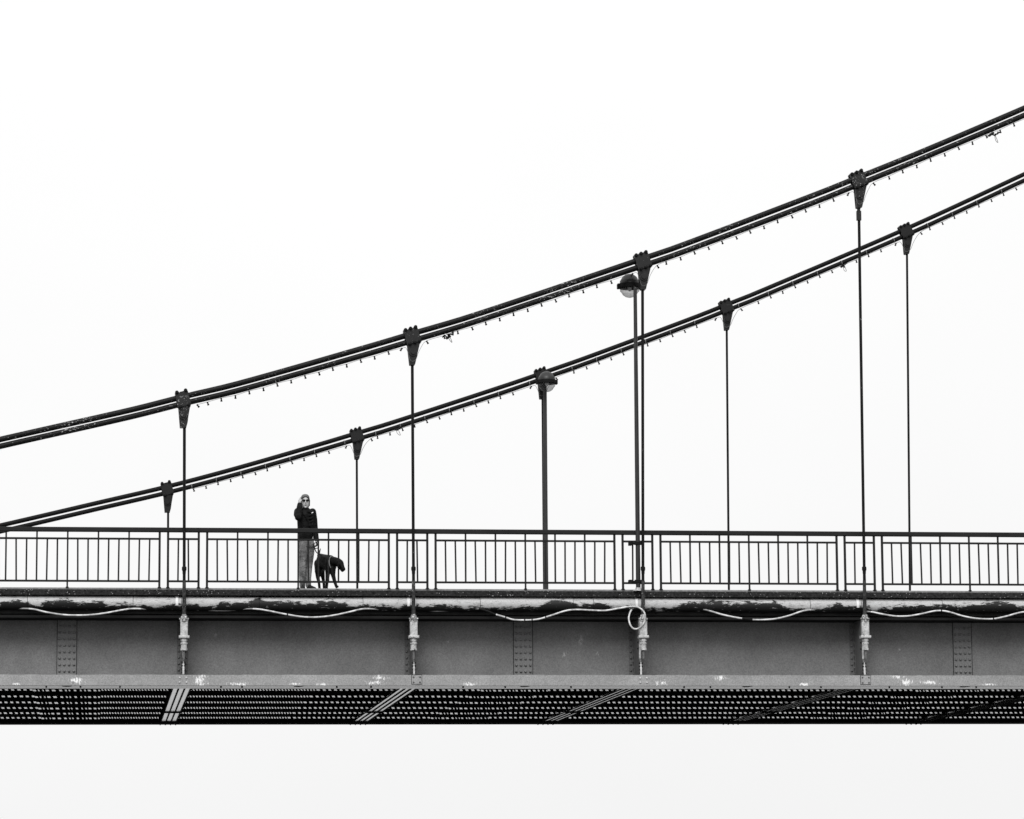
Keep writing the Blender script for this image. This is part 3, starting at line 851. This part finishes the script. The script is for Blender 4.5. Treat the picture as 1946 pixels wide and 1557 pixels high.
# ------------------------------------------------------------------ white cable slung under the pipe
def pcurve(px, Y=.06): return [at(x, y, yy if yy is not None else Y) for x, y, yy in px]
cabpts = [(-60,1163,.3),(0,1158,.34),(55,1157,.12),(85,1163,.08),(115,1168,.06),(145,1169.5,.06),(175,1168.5,.06),(205,1164.5,.07),(235,1159,.09),(255,1157,.12),(290,1158,.22),(330,1158.5,.26),(370,1157.5,.26),(405,1160.5,.22),(440,1160,.22),(462,1157.5,.18),
          (485,1157.5,.12),(505,1160,.08),(540,1167,.06),(575,1172.5,.05),(605,1173,.05),(635,1169.5,.05),(665,1163,.06),(690,1157.5,.10),(720,1158,.18),(760,1159,.24),(790,1159,.26),(830,1161.5,.22),(870,1159.5,.22),(905,1157,.16),(925,1161,.10),
          (939,1167,.07),(958,1172.5,.05),(977,1178,.04),(1005,1178.5,.04),(1025,1176.5,.04),(1050,1169,.04),(1075,1161,.05),(1095,1158.8,.05),(1125,1160,.05),(1150,1160.5,.03),(1175,1156.5,0),(1198,1153,-.05),(1213,1154.5,-.08),(1223,1162,-.10),(1226,1172,-.10),(1223,1185,-.09),(1215,1193.5,-.07),(1206,1195.5,-.04),(1199,1190,.0),(1195,1178,.04),(1196,1168,.08),(1199.5,1160,.16),(1205,1154,.26)]
cab2 = [(1235,1158,.3),(1290,1159,.30),(1330,1158,.2),(1348,1161,.10),(1370,1167.5,.06),(1392,1172.5,.05),(1410,1175.5,.05),(1430,1177.8,.05),(1450,1178,.05),(1475,1176,.05),(1500,1170,.06),(1520,1163,.08),(1537,1159.5,.12),(1560,1160.5,.2),(1600,1163,.22),(1635,1162.5,.22),(1655,1163,.10),(1675,1167,.07),(1700,1171,.06),(1725,1171,.06),(1750,1167,.06),(1775,1161.5,.08),(1790,1161,.10),(1805,1163.5,.07),(1830,1171,.05),(1855,1175.5,.04),(1885,1176.5,.04),(1910,1172,.05),(1940,1164,.07),(1975,1160,.12)]
mc, n, l, b = base_mat('white_cable_sheath', .85, .45, 0, .4)
vec = objcoord(n, l)
l.new(ramp(n, l, noise(n, l, vec, 9, 4), .38, .34, .6, .68), b.inputs['Base Color'])
M['hose'] = mc
M['hose_grey'] = painted('grey_cable_sheath', .28, .4, 6, .6)
def slung(pts, label, dark, grey):
    P3 = pcurve(pts); path = smooth_path(P3, 5)
    r_ = thing('white_cable', P3[0], label, 'cable', 'slung cables')
    def px_of(v):
        d_ = v - CP; return PW/2 + F*d_.dot(RT)/d_.dot(fw)
    # split along the length: white sheath, thinner grey stretches, black taped stretches
    runs = []; cur = None
    for k in range(len(path)):
        x = px_of(path[k]); kind = 'w'
        arc = k > 5*42 and len(pts) > 40
        if not arc:
            for a, c in dark:
                if a <= x <= c: kind = 'd'
            for a, c in grey:
                if a <= x <= c: kind = 'g'
        if cur and cur[0] == kind: cur[1].append(path[k])
        else:
            if cur: cur[1].append(path[k])
            cur = (kind, [path[k]]); runs.append(cur)
    for kind, q in runs:
        if len(q) < 2: continue
        m = MB(); m.tube(q, {'w': .0155, 'g': .0135, 'd': .0175}[kind], 10)
        m.build({'w': 'cable_sheath', 'g': 'grey_sheath', 'd': 'black_tape'}[kind], {'w': M['hose'], 'g': M['hose_grey'], 'd': M['sleeve']}[kind], r_)
    return r_
def ring_ties(root, pxs, pts):
    for x in pxs:
        y = interp([(p[0], p[1]) for p in pts if True], x); yy = interp([(p[0], p[2]) for p in pts], x)
        a = at(x-1.2, y, yy); c = at(x+1.2, y, yy); m = MB(); m.tube([a, c], .018, 10); m.build('cable_tie', M['sleeve'], root)
rc = slung(cabpts, 'white cable sagging under the pipe and ending in a loop at a hanger socket', [(905, 939)], [(-100, 54), (262, 478), (698, 905)])
ring_ties(rc, (546, 961, 997, 1011, 1037), cabpts[:38])
rc = slung(cab2, 'white cable sagging under the pipe at the right, with a black taped stretch', [(1407, 1428)], [(1200, 1346), (1538, 1652)])
ring_ties(rc, (1789, 1888), cab2)

# ------------------------------------------------------------------ person
PY = .58
mskin, n, l, b = base_mat('skin', .44, .55, 0, .35); 
M['skin'] = mskin
mh, n, l, b = base_mat('hair', .08, .5, 0, .4)
l.new(ramp(n, l, noise(n, l, objcoord(n, l, (3, 3, .6)), 40, 3), .3, .03, .7, .13), b.inputs['Base Color']); M['hair'] = mh
mj, n, l, b = base_mat('black_jacket_cloth', .006, .7, 0, .08)
l.new(ramp(n, l, noise(n, l, objcoord(n, l), 12, 4), .4, .004, .75, .012), b.inputs['Base Color'])
bump(n, l, b, noise(n, l, objcoord(n, l, (.6, .6, 1.6)), 13, 3), 1.0, .03); M['jacket'] = mj
mt, n, l, b = base_mat('grey_jeans_denim', .2, .9, 0, .05)
l.new(ramp(n, l, noise(n, l, objcoord(n, l, (1, 1, .5)), 9, 4), .32, .10, .68, .34), b.inputs['Base Color'])
bump(n, l, b, noise(n, l, objcoord(n, l, (.7, .7, 1.3)), 12, 3), 1.0, .045); M['jeans'] = mt
M['black_gloss'] = painted('sunglasses_black', .004, .1, 5, .15)
M['shoe'] = painted('shoe_dark', .02, .3, 12, .6)
M['badge'] = painted('badge_white', .85, .05, 5, .6)
M['lip_col'] = painted('lips', .12, .1, 5, .6)

pb = at(581, 1121, PY); pb.z = ZW
per = thing('person', pb, 'person in black jacket, grey jeans and sunglasses, hand raised to the ear', 'person')
def Q(px, py, y=0.0):
    p = at(px, py, PY); return Vector((p.x, PY+y, p.z))
def V(x, y, z): return pb + Vector((x, y, z))
hd = Q(580.2, 954)
# body
m = MB()
hx, hz = hd.x, hd.z
# skull and face: rings from crown to chin
m.loft([(Vector((hx, PY+.010+dy, hz+dz)), Vector((a_, 0, 0)), Vector((0, c_, 0))) for dz, a_, c_, dy in
        ((.128,.012,.014,.02),(.115,.045,.055,.015),(.085,.066,.084,.012),(.045,.073,.094,.008),(.0,.073,.096,.0),(-.04,.068,.090,-.006),(-.075,.058,.076,-.014),(-.100,.044,.056,-.024),(-.118,.026,.034,-.032),(-.124,.010,.014,-.034))], 20)
m.limb([V(hx-pb.x+.005, .03, 1.36), Vector((hx+.003, PY+.02, hz-.07))], [.056, .050])
m.loft([(Vector((hx, PY-.098, hz+.018)), Vector((.007,0,0)), Vector((0,.012,0))), (Vector((hx+.001, PY-.108, hz-.015)), Vector((.011,0,0)), Vector((0,.016,0))), (Vector((hx+.001, PY-.104, hz-.03)), Vector((.014,0,0)), Vector((0,.014,0)))], 10)  # nose
for s in (-1, 1): m.ball((hx+s*.074, PY+.005, hz-.01), (.012, .022, .032), 10, 6, -.99, .99)     # ears
m.ball((hx, PY-.078, hz-.105), (.022, .016, .016), 10, 6, -.99, .99)                             # chin
# trunk under the clothes
m.loft([(V(.005, 0, z), Vector((a_, 0, 0)), Vector((0, c_, 0))) for z, a_, c_ in ((.84,.135,.095),(.95,.145,.10),(1.08,.125,.09),(1.25,.145,.105),(1.38,.13,.09),(1.43,.07,.06))], 18)
SHL, ELL, WRL = Q(566.5, 973, .02), Q(565.5, 985.5, -.20), Q(569.2, 960, -.085)      # raised arm (picture left)
SHR, ELR, WRR = Q(594.0, 973, .02), Q(598.5, 1003, .03), Q(601.3, 1028, -.05)         # hanging arm
m.limb([SHL, ELL, WRL], [.050, .040, .027]); m.limb([SHR, ELR, WRR], [.050, .040, .027])
HPL, KNL, ANL = Q(576, 1030, -.02), Q(575, 1078, -.055), Q(574.9, 1112, .0)
HPR, KNR, ANR = Q(590.5, 1030, .03), Q(587.6, 1078, .03), Q(586.4, 1112, .04)
m.limb([HPL, KNL, ANL], [.068, .048, .036]); m.limb([HPR, KNR, ANR], [.058, .042, .034])
def hand(m, wrist, dirv, side, palm_n, curl, lens=(.068,.076,.071,.056), spread=.16):
    """palm plus five separate tapering fingers; side = towards the thumb"""
    dirv = dirv.normalized(); side = (side - dirv*side.dot(dirv)).normalized(); nn = palm_n
    c0 = wrist; c1 = wrist + dirv*.085
    m.loft([(c0, side*.024, nn*.017), (lerp(c0, c1, .5), side*.036, nn*.015), (c1, side*.039, nn*.012)], 12)
    for k in range(4):
        b0 = c1 + side*(.029 - k*.0195) - dirv*.004
        d0 = (dirv + side*(spread*(1.5-k)/1.5)).normalized(); L = lens[k]; pts = [b0]
        for j, fr in enumerate((.45, .32, .23)):
            a = curl*(j+.6); dd = (d0*math.cos(a) + nn*math.sin(a)).normalized(); pts.append(pts[-1] + dd*L*fr)
        m.limb(pts, [.0098, .0092, .0085, .0072], 8)
    t0 = lerp(c0, c1, .3) + side*.028; td = (dirv*.6 + side*.8 + nn*.35).normalized()
    t1 = t0 + td*.032; t2 = t1 + (dirv*.85 + side*.35 + nn*.4).normalized()*.030
    m.limb([t0, t1, t2], [.0125, .0108, .0088], 8)
    return c1
palm1 = hand(m, WRL, Vector((-.12, .35, .93)), Vector((.3, -.9, .2)), Vector((.95, .1, .1)).normalized(), .42)
palm2 = hand(m, WRR, Vector((-.03, -.12, -1)), Vector((-.25, -.95, 0)), Vector((-.95, .25, 0)).normalized(), .85, (.066,.074,.07,.056), .05)
body = remesh(m, 'body', M['skin'], per, .0052, 3)
# jacket
m = MB()
def Rg(pxl, pxr, py, dep, y=0):
    a, c = Q(pxl, py), Q(pxr, py); return (Vector(((a.x+c.x)/2, PY+y, a.z)), Vector(((c.x-a.x)/2, 0, 0)), Vector((0, dep, 0)))
m.loft([Rg(566.3,594.5,1027,.118), Rg(566,595.5,1022,.128), Rg(565.5,596,1010,.128), Rg(565,597.5,998,.125), Rg(564.5,597,988,.128), Rg(563.5,596.2,980,.13,-.005), Rg(563.2,596.5,974,.118), Rg(566.5,593.5,970,.095,.01), Rg(572,589,966.8,.075,.015)], 22)
m.loft([Rg(572.5,588.4,970,.076,-.005), Rg(573.2,587.6,967.5,.082,-.02), Rg(573.6,587.2,965.8,.078,-.01), Rg(574.5,586.2,964.8,.066,.01)], 18)     # high collar
m.limb([SHL+Vector((0,0,.005)), lerp(SHL, ELL, .5)+Vector((-.012,0,0)), ELL, lerp(ELL, WRL, .6), WRL+Vector((0,.01,-.0))], [.074, .068, .064, .055, .046], 14)
m.limb([SHR, lerp(SHR, ELR, .5)+Vector((.006,0,0)), ELR, lerp(ELR, WRR, .6), WRR+Vector((0,0,.02))], [.068, .062, .056, .050, .044], 14)
# quilted folds across the chest
for k in range(5):
    a = Q(583+k*.6, 975+k*6.5); c = Q(594.5-.2*k, 971+k*6.3)
    m.tube(smooth_path([a+Vector((0,-.108,0)), lerp(a, c, .5)+Vector((0,-.128,-.012)), c+Vector((0,-.075,0))], 4), .020, 8)
m.tube([Q(573, 972)+Vector((0,-.108,0)), Q(579, 982)+Vector((0,-.134,0)), Q(586, 993)+Vector((0,-.130,0)), Q(589, 1004)+Vector((0,-.122,0))], .016, 8)
jk = remesh(m, 'jacket', M['jacket'], per, .0075, 2)
bq = MB(); a, c = Q(591.2, 976.8), Q(594.8, 974.9)
bq.tube([a+Vector((0,-.122,0)), lerp(a, c, .5)+Vector((0,-.116,0)), c+Vector((0,-.098,0))], [.005,.010,.004], 6); bq.build('badge', M['badge'], jk)
# trousers
m = MB()
m.loft([Rg(566.2,594.8,1019,.105), Rg(566.2,595.8,1026,.112), Rg(567,597.5,1034,.108), Rg(568.5,597,1040,.098)], 20)
m.limb([Q(576,1036,-.03), Q(576,1050,-.04), Q(575,1078,-.06), Q(574.6,1098,-.02), Q(574.8,1113,.0)], [.082, .079, .068, .060, .054], 14)
m.limb([Q(591,1036,.03), Q(590.6,1050,.04), Q(587.6,1078,.03), Q(586.2,1098,.04), Q(586.4,1113,.04)], [.072, .068, .058, .054, .050], 14)
for (x, y, L) in ((575,1082,.9), (574.5,1104,.7), (587.5,1106,.6), (575,1089,.6), (589,1064,.6)):
    a = Q(x-3.5*L, y+1.5); c = Q(x+4*L, y-1.5); m.tube([a+Vector((0,-.05,0)), lerp(a, c, .5)+Vector((0,-.075,0)), c+Vector((0,-.048,0))], .011, 7)
remesh(m, 'trousers', M['jeans'], per, .0075, 2)
# shoes
def shoe(heel, toe):
    s = MB(); d_ = (toe-heel); L = d_.length; d_.normalize(); sd = d_.cross(Vector((0,0,1)))
    up = Vector((0,0,1))
    s.loft([(heel + d_*L*t + up*h, sd*w_, up*hh) for t, w_, hh, h in ((-.02,.012,.02,.030),(.03,.034,.040,.042),(.2,.040,.050,.052),(.42,.042,.042,.044),(.65,.048,.032,.034),(.85,.044,.025,.027),(.97,.026,.018,.020),(1.0,.010,.010,.016))], 14)
    return s
zf = ZW+.001
f1 = Vector((Q(575.2,1116).x, PY+.06, zf)); t1 = Vector((Q(574.2,1118).x, PY-.20, zf))
f2 = Vector((Q(585.2,1116).x, PY+.05, zf)); t2 = Vector((Q(598.5,1119).x, PY-.13, zf))
shoe(f1, t1).build('shoe', M['shoe'], per); shoe(f2, t2).build('shoe', M['shoe'], per)
# hair: cap swept back, long behind the ears
m = MB()
m.loft([(Vector((hx+ox, PY+.028+dy, hz+dz)), Vector((a_, 0, 0)), Vector((0, c_, 0))) for dz, a_, c_, dy, ox in
        ((.146,.012,.014,.01,.0),(.136,.048,.055,.008,0),(.108,.072,.088,.006,0),(.07,.081,.096,.010,0),(.03,.083,.090,.024,0),(-.02,.081,.070,.046,0),(-.07,.074,.056,.056,0),(-.12,.062,.044,.058,0),(-.15,.04,.03,.055,0))], 20)
for s in (-1, 1):
    m.limb([Vector((hx+s*.006, PY-.075, hz+.100)), Vector((hx+s*.052, PY-.066, hz+.078)), Vector((hx+s*.076, PY-.025, hz+.02)), Vector((hx+s*.076, PY+.01, hz-.07))], [.012, .015, .011, .010], 8)
remesh(m, 'hair', M['hair'], per, .006, 2)
# sunglasses
m = MB()
for s in (-1, 1):
    m.ball((hx+s*.033, PY-.092, hz+.016), (.030, .014, .021), 14, 8, -.99, .99)
    m.tube([(hx+s*.060, PY-.080, hz+.022), (hx+s*.078, PY-.02, hz+.018), (hx+s*.076, PY+.02, hz+.010)], .004, 6)
m.tube([(hx-.01, PY-.106, hz+.022), (hx+.01, PY-.106, hz+.022)], .005, 6)
m.build('sunglasses', M['black_gloss'], per)
m = MB(); m.ball((hx+.001, PY-.089, hz-.066), (.022, .009, .0075), 12, 6, -.99, .99); m.build('lips', M['lip_col'], body)

# ------------------------------------------------------------------ dog
DY = .55
dg0 = at(620, 1121, DY); dg0.z = ZW
dog = thing('dog', dg0, 'black dog with a light collar, head lowered, looking through the railing', 'dog')
mdg, n, l, b = base_mat('black_dog_coat', .003, .55, 0, .10)
l.new(ramp(n, l, noise(n, l, objcoord(n, l), 20, 4), .35, .0015, .7, .005), b.inputs['Base Color'])
bump(n, l, b, noise(n, l, objcoord(n, l, (2, 2, 1)), 60, 3), .3, .004); M['coat'] = mdg
def D(px, py, y=0.0):
    p = at(px, py, DY+y); return Vector((p.x, DY+y, max(p.z, ZW+.022)))
m = MB()
ax = Vector((.62, -.78, 0)); side = Vector((.78, .62, 0)); upv = Vector((0, 0, 1))
def ring(px, py, y, rs, rz, tilt=0):
    return (D(px, py, y), side*rs, (upv*math.cos(tilt) + ax*math.sin(tilt))*rz)
m.loft([ring(607.5,1064,.30,.05,.06), ring(608.8,1067,.25,.10,.135), ring(610,1067.5,.15,.11,.148), ring(615.5,1067.5,.02,.10,.136), ring(622,1069.5,-.10,.11,.146), ring(628,1071.5,-.20,.12,.155,.1), ring(632,1073,-.28,.105,.140,.2), ring(635.5,1071,-.34,.07,.10,.3)], 18)
# neck, skull, muzzle
m.limb([D(629,1069.5,-.24), D(635,1067.5,-.33), D(641.5,1068,-.40)], [.112, .088, .074], 14)
m.limb([D(641.5,1068.3,-.40), D(645.4,1071,-.43)], [.076, .074], 14)
m.limb([D(647,1072.5,-.45), D(650.6,1078.6,-.48), D(653,1082,-.50)], [.064, .043, .034], 12)
m.limb([D(647,1078.5,-.45), D(650.8,1084.6,-.49)], [.040, .028], 10)
m.ball(tuple(D(655,1082.5,-.51)), (.017, .018, .015), 10, 6, -.99, .99)
for yy, xx in ((-.52, 642.8), (-.35, 643.4)):                                  # hanging ears
    a = D(xx, 1066.5, yy+.03*(1 if yy < -.45 else -1))
    m.loft([(a, ax*.030, side*.012), (D(xx-.2, 1072, yy), ax*.040, side*.012), (D(xx+.1, 1078.5, yy), ax*.030, side*.010), (D(xx+.5, 1082, yy), ax*.010, side*.006)], 10)
# legs: hind pair at the left, front pair stepping to the right
def G(px, y):
    p = at(px, 1119, DY+y); return Vector((p.x, DY+y, ZW+.026))
def leg(pts, rad):
    q = [D(*p) for p in pts]; q[-1].z = ZW+.028; m.limb(q, rad, 12)
leg([(607.5,1072,.20),(605,1086,.12),(604.0,1098,.24),(606.2,1108,.22),(607.4,1118,.20)], [.105,.068,.036,.026,.024])       # near hind
m.limb([G(607.4,.20), G(608.2,.13)], [.027,.022], 10)
leg([(610,1072,.30),(611.5,1088,.22),(614,1099,.32),(615.4,1109,.30),(616.0,1118,.28)], [.09,.056,.034,.026,.024])          # far hind
m.limb([G(616,.28), G(616.8,.21)], [.026,.022], 10)
leg([(625,1078,-.10),(622.6,1092,-.12),(621.4,1106,-.14),(620.6,1117.5,-.12)], [.075,.042,.030,.026])                         # far front
m.limb([G(620.6,-.12), G(620.9,-.19)], [.028,.023], 10)
leg([(631,1080,-.30),(633.2,1094,-.34),(636.5,1107,-.36),(639.4,1117.5,-.38)], [.072,.040,.030,.026])                         # near front, extended
m.limb([G(639.6,-.38), G(641.6,-.42)], [.028,.022], 10)
# tail carried up behind the rump
m.limb([D(605.5,1056,.30), D(606.5,1050,.40), D(608.0,1046.5,.46), D(609.3,1042.5,.50)], [.030, .020, .013, .007], 10)
remesh(m, 'body', M['coat'], dog, .0075, 3)
m = MB()
c = D(632.4, 1070.6, -.285); t_ = Vector((.68, -.50, .10)).normalized(); a_ = Vector((.60, .80, 0)); b_ = t_.cross(a_).normalized()
m.tube([c + (a_*math.cos(2*PI*j/24) + b_*math.sin(2*PI*j/24)*1.08)*.118 for j in range(25)], .007, 6, False)
m.build('collar', M['collar'], dog)
# leash from the hand to the collar
m = MB()
hp = palm2
lp = smooth_path([hp+Vector((.0,-.02,.06)), hp+Vector((.01,-.03,-.01)), hp+Vector((-.035,-.05,-.03)), D(598.4,1043,-.1), D(600.5,1048.5,-.1), D(604.6,1052.5,-.05), D(611,1055.5,.0), D(622,1060,-.18), D(630.5,1061.5,-.30)], 6)
m.tube(lp, .0095, 7)
lo = smooth_path([hp+Vector((.02,-.03,.055)), hp+Vector((-.05,-.05,.02)), hp+Vector((-.04,-.05,-.06)), hp+Vector((.03,-.04,-.05)), hp+Vector((.035,-.03,.01))], 5)
m.tube(lo, .008, 7)
tag(m.build('leash', M['sleeve']), "dark leash running from the person's hand down to the dog", 'leash')

# ------------------------------------------------------------------ render settings
sc.view_settings.view_transform = 'Standard'
sc.view_settings.look = 'None'
sc.view_settings.exposure = 0.0
sc.view_settings.gamma = 1.0
sc.render.engine = 'CYCLES'
sc.cycles.transparent_max_bounces = 16
sc.cycles.max_bounces = 6
